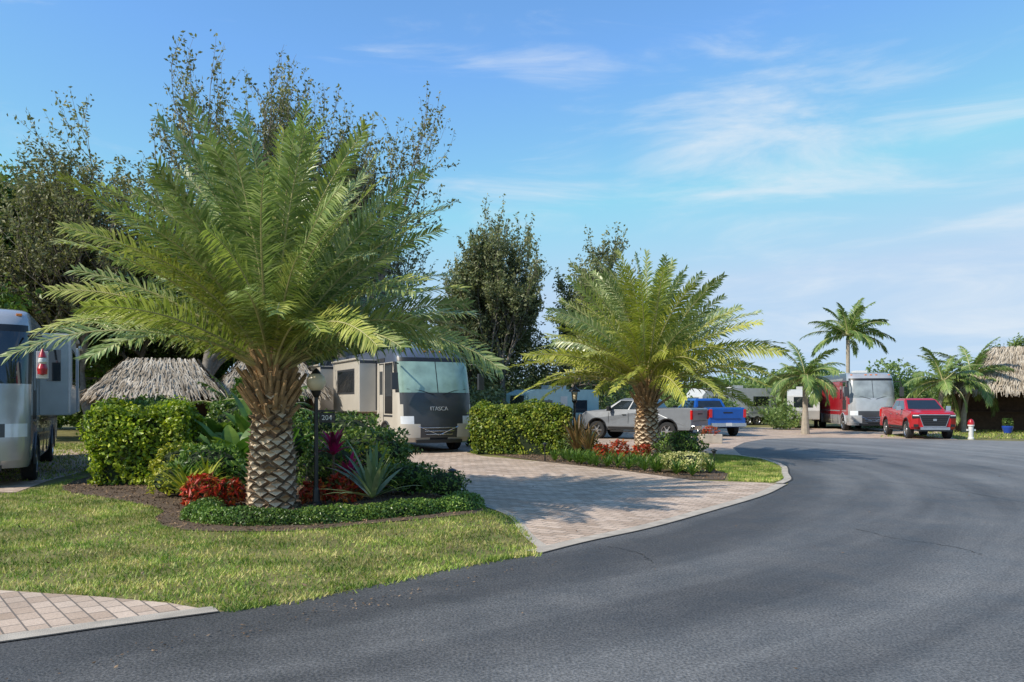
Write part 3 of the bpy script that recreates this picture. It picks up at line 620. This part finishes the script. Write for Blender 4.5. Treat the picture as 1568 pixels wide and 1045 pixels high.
# ------------------------------------------------------------ tiki huts
def tiki(name,c,rot,sx,sy,eave,ridge,seed,ridge_frac=.35):
    rng=np.random.default_rng(seed);e=empty(name,(c[0],c[1],0),rot);mb=MB();rl=sx*ridge_frac/2
    A=[(-sx/2,-sy/2,eave),(sx/2,-sy/2,eave),(sx/2,sy/2,eave),(-sx/2,sy/2,eave)];B=[(-rl,0,ridge),(rl,0,ridge)]
    quads=[(A[0],A[1],B[1],B[0]),(A[1],A[2],B[1],B[1]),(A[2],A[3],B[0],B[1]),(A[3],A[0],B[0],B[0])]
    mc=MB()
    V=A+B;mc.add(V,[[0,1,5,4],[2,3,4,5]]);mc.add(V,[[1,2,5],[3,0,4]]);mc.add([(x,y,z-.05) for x,y,z in A],[[0,1,2,3]])
    mc.build('roof_frame',[M_thcore],parent=e)
    for q in quads:
        a,b,c_,d=[np.array(p,float) for p in q];n=np.cross(b-a,d-a);n/=np.linalg.norm(n)
        W=np.linalg.norm(b-a);k=int(W*420)
        u=rng.uniform(size=(k,1));v=rng.uniform(-.03,1,size=(k,1))
        P=(a*(1-u)+b*u)*(1-v)+(d*(1-u)+c_*u)*v
        dn=(a*(1-u)+b*u)-(d*(1-u)+c_*u);dn=nrm(dn)
        layer=((v*9)%1.0);P=P+n*(.04+.10*layer+rng.uniform(0,.05,(k,1)))
        dd=nrm(dn+rng.normal(0,.13,(k,3)));l=rng.uniform(.25,.55,(k,1));w=rng.uniform(.012,.03,(k,1));s=nrm(np.cross(dd,n))
        Q=P+dd*l-n*.03;Q[:,2]-=.05
        mb.add(np.stack([P-s*w,P+s*w,Q+s*w*.5,Q-s*w*.5],1).reshape(-1,3),np.arange(4*k).reshape(-1,4))
    mb.build('thatch_roof',[M_thatch],parent=e)
    mp=MB()
    for i in(-1,1):
        for j in(-1,0,1):
            x=i*(sx/2-.5);tube(mp,[(x,j*(sy/2-.5),0),(x,j*(sy/2-.5),eave+.1)],.09,8)
    box(mp,(0,sy/2-.6,.55),(sx-1.6,.5,1.1));box(mp,(0,sy/2-.75,1.13),(sx-1.4,.9,.06))
    box(mp,(0,sy/2-.3,1.25),(sx-1.2,.08,2.3))
    mp.build('posts_and_bar',[M_wood],parent=e)
tiki('thatched_hut',(-13.4,30.5),R(18),4.6,4.0,2.0,3.35,201,.5)
tiki('thatched_hut',(-9.8,32.5),R(18),4.2,3.2,2.15,3.5,202,.5)
tiki('thatched_hut',(30.2,47.5),R(-25),7.5,5.5,2.4,5.0,203)

# ------------------------------------------------------------ vehicles
def wheel(mb,c,Rr,w,side):
    s=side;h=w/2
    pr=[(-h*s,.0),(-h*s,.6*Rr),(-h*s,.93*Rr),(-.38*w*s,Rr),(.38*w*s,Rr),(h*s,.93*Rr),(h*s,.64*Rr),((h-.02)*s,.60*Rr),((h-.07)*s,.5*Rr),((h-.08)*s,.26*Rr),((h-.01)*s,.2*Rr),((h)*s,.001)]
    lathe(mb,pr,'x',c,24,[0,0,0,0,0,0,1,2,2,1,1])
    for k in range(6):
        a=k*math.pi/3;box(mb,(c[0]+(h-.035)*s,c[1]+math.cos(a)*.4*Rr,c[2]+math.sin(a)*.4*Rr),(.03,.11*Rr,.42*Rr),1,rx=a+math.pi/2)

def motorhome(name,loc,rot,W,H,L,cfg,slide_side=(-1,),text_s=None):
    e=empty(name,loc,rot);w=W/2;k=H/3.34
    lv=[(.34,.14,.95),(.48,.03,.985),(.74,.0,1),(.90,.0,1),(1.14,.02,1),(1.50,.06,1),(1.86,.13,1),(2.34,.27,1),(2.82,.43,.993),(2.95,.49,.985),(3.10,.61,.965),(3.22,.83,.93),(3.28,1.15,.86)]
    ts=[-1,-.992,-.96,-.90,-.80,-.66,-.5,-.25,-.012,.012,.25,.5,.66,.80,.90,.96,.992,1]
    D=.55;n=3.0;V=[];M=len(ts)+2
    for z,f,ws in lv:
        row=[(-w*ws,L)]+[(w*ws*t,f+D*(1-(max(0,1-abs(t)**n))**(1/n))) for t in ts]+[(w*ws,L)]
        V+=[(x,y,z*k) for x,y in row]
    mats=[cfg['side'],cfg['low'],cfg['mid'],cfg['cap'],cfg['glass'],M_black,M_lamp_l,cfg['grille'],cfg.get('side2',cfg['side'])]
    mb=MB();mb.v.append(np.array(V,float));mb.n=len(V)
    for zi in range(len(lv)-1):
        for ti in range(M-1):
            F=[zi*M+ti,zi*M+ti+1,(zi+1)*M+ti+1,(zi+1)*M+ti]
            side=(ti==0 or ti==M-2)
            if side: mi=1 if zi<3 else (0 if zi<8 else 8)
            else:
                t=abs((ts[ti-1]+ts[ti])/2)
                if zi==0: mi=1 if t>.3 else 7
                elif zi==1: mi=7 if t<.5 else 1
                elif zi==2: mi=7 if t<.5 else 1
                elif zi==3: mi=6 if .66<t<.96 else (7 if t<.66 else 1)
                elif zi==4: mi=2 if t<.9 else 1
                elif zi==5: mi=2 if t<.97 else 0
                elif zi in(6,7): mi=4 if .02<t<.95 else 5
                elif zi==8: mi=5 if t<.97 else 3
                else: mi=3
            mb.f.append((np.array([F]),mi))
    b=(len(lv)-1)*M;mb.f.append((np.array([[b+i for i in range(M)]]),3));mb.f.append((np.array([[i for i in range(M)][::-1]]),5))
    mb.f.append((np.array([[0]+[i*M for i in range(1,len(lv))]+[(len(lv)-1-i)*M+M-1 for i in range(len(lv))]]),0))
    mb.build('body_shell',mats,parent=e,smooth=True,sharp=R(28))
    tr=MB()
    for s in(-1,1):
        c=[(s*w*.998,.75,0),(s*w*.998,L,0),(s*w*.998,L,H),(s*w*.998,.75,H)]
        if s<0: c=[c[1],c[0],c[3],c[2]]
        LL=L-.75
        def rect(y0,y1,z0,z1,off,mi):
            u0,u1=(y0-.75)/LL,(y1-.75)/LL
            if s<0:u0,u1=1-u1,1-u0
            patch(tr,c,u0,u1,z0/H,z1/H,off,mi)
        rect(1.05,1.80,1.75*k,2.72*k,.012,1)
        rect(1.0,1.88,1.2*k,2.80*k,.006,0)
        rect(2.0,2.55,.5*k,2.8*k,.006,0);rect(2.04,2.51,.54*k,2.76*k,.010,2);rect(2.1,2.45,1.8*k,2.55*k,.014,1)
        rect(7.4,8.6,1.9*k,2.6*k,.01,1)
        for y0 in np.arange(3.1,L-1,1.3): rect(y0,y0+.02,.42*k,1.15*k,.006,0)
        rect(1.0,L-.05,1.10*k,1.16*k,.008,3);rect(1.9,L-.05,2.85*k,2.97*k,.007,3)
        for yy in (1.75,L-3.0):
            a=np.linspace(0,math.pi,14);P=[(s*(w+.012),yy+.62*math.cos(q),.42+.66*math.sin(q)) for q in a]
            tr.add(P,[list(range(14))],0)
            tube(tr,[(s*(w+.02),yy+.64*math.cos(q),.42+.68*math.sin(q)) for q in a],.035,5,3)
    for x in(-.9,-.25,0,.25,.9): box(tr,(x*w*.9,.84 if abs(x)>.5 else .68,3.15*k),(.11,.12,.05),4)
    for yy in(3.2,7.5): box(tr,(0,yy,3.28*k+.10),(.7,1.0,.18),5)
    for s in(-1,1):
        tube(tr,[(s*.12*w,.10,1.80*k),(s*.45*w,.16,1.92*k),(s*.8*w,.28,1.97*k)],.014,4,0)
        tube(tr,[(s*.96*w,.55,2.75*k),(s*(w+.20),.16,2.76*k),(s*(w+.24),.10,2.5*k)],.03,6,0)
        box(tr,(s*(w+.24),.07,2.2*k),(.22,.14,.58),6)
    box(tr,(0,.02,.42),(W*.62,.1,.12),0)
    for j,zz in enumerate((.58,.68,.78)): box(tr,(0,-.012,zz*k),(W*(.36+.04*j),.03,.022),7)
    for s in(-1,1):
        tube(tr,[(s*.02,-.005,.56*k),(s*.5*w,.02,.80*k),(s*.92*w,.30,1.10*k)],.02,4,7)
    tr.build('trim',[M_black,M_glass,cfg['side'],cfg['stripe'],M_amber,M_white,cfg['mirror'],M_chrome],parent=e,bevel=.006)
    sl=MB()
    for s in slide_side:
        for (y0,y1) in ((2.8,6.6),(8.9,L-.9)):
            x=s*(w+.34);box(sl,(x,(y0+y1)/2,(1.25+2.95)/2*k),(.68,y1-y0,1.7*k),0)
            c=[(s*(w+.68),y0,1.25*k),(s*(w+.68),y1,1.25*k),(s*(w+.68),y1,2.95*k),(s*(w+.68),y0,2.95*k)]
            if s<0:c=[c[1],c[0],c[3],c[2]]
            patch(sl,c,.2,.8,.38,.8,.012,1);patch(sl,c,.17,.83,.34,.84,.006,2)
            xs=sorted([s*w,s*(w+.68)])
            f=[(xs[0],y0,1.25*k),(xs[1],y0,1.25*k),(xs[1],y0,2.95*k),(xs[0],y0,2.95*k)]
            patch(sl,f,.02,.98,.93,.99,.008,2);patch(sl,f,.92,.99,.03,.93,.008,2)
            if cfg.get('slidewin'): patch(sl,f,.25,.68,.42,.8,.012,1)
            tube(sl,[(s*(w+.72),y0,2.98*k),(s*(w+.72),y1,2.98*k)],.05,8,0)
    if slide_side: sl.build('slide_outs',[cfg['slide'],M_glass,cfg['mid'],M_white],parent=e,bevel=.02)
    wh=MB()
    for s in(-1,1):
        wheel(wh,(s*(w-.12),1.75,.5),.5,.3,s);wheel(wh,(s*(w-.15),L-3.0,.5),.5,.34,s)
    wh.build('wheels',[M_tyre,M_rim,M_plastic],parent=e,smooth=True,sharp=R(35))
    if text_s: text(text_s,(0,.02,1.36*k),.2,M_silver,e,ext=.016,rot=(R(84),0,0))
    return e
cfgA=dict(side=M_champ,low=M_champ,mid=M_char,cap=M_slate,glass=M_shade,grille=M_char,stripe=M_char,mirror=M_char,slide=M_champ,side2=M_slate)
motorhome('motorhome',(-2.55,28.0,0),R(27),2.78,3.82,12,cfgA,(-1,),'ITASCA')
cfgB=dict(side=M_silver,low=M_silver,mid=M_silver,cap=M_silver,glass=M_glass,grille=M_char,stripe=M_char,mirror=M_white,slide=M_offw,slidewin=True,side2=M_silver)
m2=motorhome('motorhome',(-11.4,16.3,0),R(27),2.6,3.95,11,cfgB,(1,))
dm=MB()
lathe(dm,[(2.38,.02),(2.40,.09),(2.52,.10),(2.62,.06)],c=(1.55,-.08,0),k=12,mis=[0,0,0]);lathe(dm,[(2.62,.06),(2.66,.085),(2.72,.08),(2.76,.05)],c=(1.55,-.08,0),k=12,mis=[1,1,1]);lathe(dm,[(2.76,.08),(2.82,.06),(2.95,.01)],c=(1.55,-.08,0),k=12,mis=[0,0])
dm.build('mirror_figure',[M_redp,M_white],parent=m2,smooth=True)
cfgC=dict(side=M_redd,low=M_silver,mid=M_silver,cap=M_silver,glass=M_shade2,grille=M_char,stripe=M_silver,mirror=M_char,slide=M_redd,side2=M_char)
motorhome('motorhome',(21.5,47.3,0),R(-9),2.65,3.62,11,cfgC,())

def pickup(name,loc,rot,paint,chrome=True,tonneau=True):
    e=empty(name,loc,rot)
    def arc(yc,r=.54,zc=.46,n=11):
        return [(yc+r*math.cos(a),zc+r*math.sin(a)) for a in np.linspace(math.pi,0,n)]
    prof=[(.10,.48),(.02,.60),(-.03,1.00),(.00,1.18),(.10,1.285),(.35,1.34),(1.30,1.395),(1.50,1.40),(3.80,1.41),(3.83,1.47),(5.74,1.50),(5.84,1.48),(5.86,1.40),(5.83,.62),(5.76,.50)]
    bot=[(5.22,.50)]+arc(4.66)[::-1]+[(4.08,.46),(1.56,.46)]+arc(.98)[::-1]
    bot=[(y,max(z,.46)) for y,z in bot]
    P=prof+bot;hw=1.0;n=len(P);mb=MB()
    def xs(z): return hw-(.07 if z>1.25 else .0)-(.05 if z<.5 else 0)
    def ys(y): return y+(.16 if y<.12 else 0)
    Vl=[(-xs(z),ys(y),z) for y,z in P];Vr=[(xs(z),ys(y),z) for y,z in P];Ml=[(-xs(z)*.72,y,z) for y,z in P];Mr=[(xs(z)*.72,y,z) for y,z in P]
    V=Vl+Ml+Mr+Vr
    for a in range(3): mb.add(V,np.array([[a*n+i,a*n+(i+1)%n,(a+1)*n+(i+1)%n,(a+1)*n+i] for i in range(n)]))
    mb.add(Vl,[list(range(n))[::-1]]);mb.add(Vr,[list(range(n))])
    o=mb.build('body',[paint],parent=e)
    bm=bmesh.new();bm.from_mesh(o.data);bmesh.ops.remove_doubles(bm,verts=bm.verts,dist=1e-4);bm.to_mesh(o.data);bm.free()
    b=o.modifiers.new('bevel','BEVEL');b.width=.04;b.segments=3;b.limit_method='ANGLE';b.angle_limit=R(40)
    cab=MB()
    lo=[(-.90,1.28,1.38),(.90,1.28,1.38),(.92,3.90,1.39),(-.92,3.90,1.39)];hi=[(-.74,2.12,1.90),(.74,2.12,1.90),(.76,3.58,1.90),(-.76,3.58,1.90)]
    top=[(-.60,2.34,1.97),(.60,2.34,1.97),(.62,3.40,1.97),(-.62,3.40,1.97)]
    cab.add(lo+hi+top,[[0,1,5,4],[1,2,6,5],[2,3,7,6],[3,0,4,7],[4,5,9,8],[5,6,10,9],[6,7,11,10],[7,4,8,11],[8,9,10,11]])
    cab.add([(-.62,.12,1.26),(.62,.12,1.26),(.70,1.3,1.38),(-.70,1.3,1.38),(-.50,.28,1.37),(.50,.28,1.37),(.58,1.28,1.435),(-.58,1.28,1.435)],[[0,1,5,4],[1,2,6,5],[2,3,7,6],[3,0,4,7],[4,5,6,7]])
    cab.build('cab',[paint],parent=e,bevel=.05)
    gl=MB()
    patch(gl,[lo[0],lo[1],hi[1],hi[0]],.06,.94,.10,.95,.008,0)
    patch(gl,[lo[2],lo[3],hi[3],hi[2]],.1,.9,.2,.88,.008,0)
    for c in ([lo[1],lo[2],hi[2],hi[1]],[lo[3],lo[0],hi[0],hi[3]]):
        f=c[0][0]>0
        a,b_=((.10,.50),(.53,.92)) if f else ((.08,.47),(.50,.90))
        patch(gl,c,a[0],a[1],.08,.90,.008,0);patch(gl,c,b_[0],b_[1],.08,.90,.008,0)
    gl.build('windows',[M_glass],parent=e)
    t=MB()
    def trap(z0,z1,w0,w1,y,mi,d=.05):
        V=[(-w0,y,z0),(w0,y,z0),(w1,y,z1),(-w1,y,z1)];t.add(V+[(x,y+d+.14,z) for x,_,z in V],[[0,1,2,3],[0,4,5,1],[1,5,6,2],[2,6,7,3],[3,7,4,0]],mi)
    trap(.60,1.20,.50,.70,-.045,0);trap(.635,1.165,.48,.665,-.060,1)
    for z in(.74,.84,.94,1.04): box(t,(0,-.075,z),(1.06+.2*(z-.7),.02,.016),6)
    box(t,(0,-.085,.93),(.16,.02,.10),0)
    for s in(-1,1):
        box(t,(s*.80,.07,1.10),(.32,.16,.17),1,rz=s*.35);box(t,(s*.80,.045,1.135),(.26,.14,.05),2,rz=s*.35);box(t,(s*.87,.085,1.06),(.16,.12,.05),2,rz=s*.35)
        box(t,(s*.80,.05,.66),(.20,.12,.12),1,rz=s*.3)
        box(t,(s*1.14,1.72,1.47),(.22,.14,.22),0 if chrome else 1);box(t,(s*1.02,1.76,1.40),(.14,.05,.05),1)
        box(t,(s*.93,5.84,1.20),(.14,.08,.42),3)
        for yy in(1.62,2.68,3.78): box(t,(s*1.0,yy,.95),(.006,.015,.7),1)
        for yy in(2.45,3.52): box(t,(s*1.005,yy,1.19),(.03,.2,.03),0 if chrome else 1)
        box(t,(s*.98,2.75,.40),(.16,2.0,.06),1);box(t,(s*.995,2.75,.56),(.02,2.3,.12),1)
        for yc in(.98,4.66):
            tube(t,[(s*.985,yc+.555*math.cos(a),.46+.555*math.sin(a)) for a in np.linspace(0,math.pi,16)],.035,5,1)
    box(t,(0,-.03,.52),(1.30,.2,.13),0 if chrome else 6);box(t,(0,.0,.43),(1.5,.14,.10),1)
    box(t,(0,5.91,.62),(1.9,.18,.18),0);box(t,(0,5.86,1.24),(.5,.02,.06),1);box(t,(0,6.005,.64),(.32,.01,.15),5)
    box(t,(0,5.86,.92),(1.5,.015,.02),1)
    if tonneau: box(t,(0,4.80,1.50),(1.60,1.80,.04),1)
    box(t,(0,2.9,.66),(1.6,5.0,.3),1)
    t.build('trim',[M_chrome,M_black,M_lamp_l,M_tail,M_amber,M_white,M_char],parent=e,bevel=.01)
    wh=MB()
    for s in(-1,1):
        for yc in(.98,4.66): wheel(wh,(s*.87,yc,.43),.43,.28,s)
    wh.build('wheels',[M_tyre,M_rim,M_plastic],parent=e,smooth=True,sharp=R(35))
    return e
pickup('pickup_truck',(20.1,37.9,0),R(-11),M_redp)
pickup('pickup_truck',(3.9,40.0,0),R(-126),M_gray,chrome=False)
pickup('pickup_truck',(9.9,46.4,0),R(191),M_blue,chrome=False)

def trailer(name,loc,rot,L,W,H,paint,stripe):
    e=empty(name,loc,rot);mb=MB()
    P=[(0,.6),(-.25,1.2),(-.15,2.2),(.4,H),(L-.2,H),(L,H-.3),(L,.6)];n=len(P)
    Vl=[(-W/2,y,z) for y,z in P];Vr=[(W/2,y,z) for y,z in P]
    mb.add(Vl+Vr,np.array([[i,(i+1)%n,n+(i+1)%n,n+i] for i in range(n)]));mb.add(Vl,[list(range(n))[::-1]]);mb.add(Vr,[list(range(n))])
    mb.build('body',[paint],parent=e,bevel=.06)
    t=MB()
    for s in(-1,1):
        c=[(s*W/2,0,0),(s*W/2,L,0),(s*W/2,L,H),(s*W/2,0,H)]
        if s<0:c=[c[1],c[0],c[3],c[2]]
        patch(t,c,.1,.3,.52,.78,.01,0);patch(t,c,.62,.82,.52,.78,.01,0);patch(t,c,.42,.52,.24,.86,.008,1);patch(t,c,.02,.98,.3,.36,.005,2)
    box(t,(0,L/2,H+.1),(.8,1,.25),1);patch(t,[(-W/2,-.25,1.2),(W/2,-.25,1.2),(W/2,-.15,2.2),(-W/2,-.15,2.2)],.2,.8,.2,.9,.01,0)
    tube(t,[(0,-.2,.55),(0,-1.3,.5)],.06,6,3);tube(t,[(0,-1.1,.0),(0,-1.1,.6)],.04,6,3)
    t.build('trim',[M_glass,M_offw,stripe,M_black],parent=e)
    w=MB()
    for s in(-1,1):
        for y in(L*.55,L*.55+.85): wheel(w,(s*(W/2-.1),y,.36),.36,.22,s)
    w.build('wheels',[M_tyre,M_rim,M_plastic],parent=e,smooth=True,sharp=R(35))
trailer('travel_trailer',(19.2,52.5,0),R(-19),6,2.0,2.6,M_offw,M_char)
trailer('travel_trailer',(13.8,60,0),R(-70),7,2.4,2.8,M_offw,M_silver)
trailer('travel_trailer',(.4,39.5,0),R(-60),4.0,2.2,2.4,M_teal,M_offw)

# ------------------------------------------------------------ light & sky
v=Vector((.76,.42,-.70)).normalized()
sl=bpy.data.lights.new('sun','SUN');sl.energy=5;sl.angle=R(.5);sl.color=(1,.93,.81)
so=bpy.data.objects.new('sun',sl);COL.objects.link(so);so.rotation_euler=v.to_track_quat('-Z','Y').to_euler();so.location=(-20,-10,30)
w=bpy.data.worlds.new('World');scene.world=w;w.use_nodes=True;nt=w.node_tree;L=nt.links
bg=nt.nodes['Background'];sky=nt.nodes.new('ShaderNodeTexSky');sky.sky_type='NISHITA';sky.sun_disc=False
sky.sun_elevation=math.asin(-v.z);sky.sun_rotation=math.atan2(-v.x,-v.y)%(2*math.pi)
sky.air_density=1.0;sky.dust_density=.3;sky.ozone_density=1.6
tc=nt.nodes.new('ShaderNodeTexCoord')
def mth(op,a,b=None,clamp=False):
    n=nt.nodes.new('ShaderNodeMath');n.operation=op;n.use_clamp=clamp
    for i,q in enumerate((a,b)):
        if q is None: continue
        if isinstance(q,(int,float)): n.inputs[i].default_value=q
        else: L.new(q,n.inputs[i])
    return n.outputs[0]
nv=nt.nodes.new('ShaderNodeVectorMath');nv.operation='NORMALIZE';L.new(tc.outputs['Generated'],nv.inputs[0])
mp=nt.nodes.new('ShaderNodeMapping');mp.inputs['Rotation'].default_value=(0,R(22),0);mp.inputs['Scale'].default_value=(1.1,1.1,5.4);L.new(nv.outputs[0],mp.inputs['Vector'])
n1=nt.nodes.new('ShaderNodeTexNoise');n1.inputs['Scale'].default_value=3.4;n1.inputs['Detail'].default_value=11;n1.inputs['Roughness'].default_value=.6;n1.inputs['Distortion'].default_value=.5;L.new(mp.outputs[0],n1.inputs['Vector'])
mask=None
for d,wid,amt in [((.34,1,.27),.03,.85),((.58,1,.22),.02,.8),((.02,1,.27),.010,.55),((.07,1,.40),.004,.4),((-.5,.6,.5),.05,.3),((.9,-.3,.5),.2,.5),((-.6,-.8,.5),.2,.4)]:
    dd=Vector(d).normalized();dt=nt.nodes.new('ShaderNodeVectorMath');dt.operation='DOT_PRODUCT';L.new(nv.outputs[0],dt.inputs[0]);dt.inputs[1].default_value=dd
    q=nt.nodes.new('ShaderNodeMapRange');q.interpolation_type='SMOOTHSTEP';q.inputs['From Min'].default_value=1-wid;q.inputs['From Max'].default_value=1;q.inputs['To Max'].default_value=amt
    L.new(dt.outputs['Value'],q.inputs['Value']);mask=q.outputs[0] if mask is None else mth('MAXIMUM',mask,q.outputs[0])
dn=mth('ADD',n1.outputs['Fac'],mth('MULTIPLY',mask,.20))
r=nt.nodes.new('ShaderNodeMapRange');r.interpolation_type='SMOOTHSTEP';r.inputs['From Min'].default_value=.54;r.inputs['From Max'].default_value=.94;r.inputs['To Max'].default_value=.8;L.new(dn,r.inputs['Value'])
tint=nt.nodes.new('ShaderNodeMix');tint.data_type='RGBA';tint.blend_type='MULTIPLY';tint.inputs['Factor'].default_value=1;tint.inputs['B'].default_value=(.98,1.38,1.66,1)
L.new(sky.outputs[0],tint.inputs['A'])
mn=nt.nodes.new('ShaderNodeVectorMath');mn.operation='MINIMUM';L.new(tint.outputs['Result'],mn.inputs[0]);mn.inputs[1].default_value=(3.4,4.6,6.0)
mixc=nt.nodes.new('ShaderNodeMix');mixc.data_type='RGBA';L.new(r.outputs[0],mixc.inputs['Factor'])
L.new(mn.outputs[0],mixc.inputs['A']);mixc.inputs['B'].default_value=(5.4,5.8,6.2,1)
L.new(mixc.outputs['Result'],bg.inputs['Color']);bg.inputs['Strength'].default_value=.15

cam=bpy.data.cameras.new('camera');co=bpy.data.objects.new('camera',cam);COL.objects.link(co)
co.location=(0,0,1.83);co.rotation_euler=(R(90),0,0);cam.sensor_width=36;cam.lens=28;cam.shift_y=.0586;cam.clip_end=3000
scene.camera=co
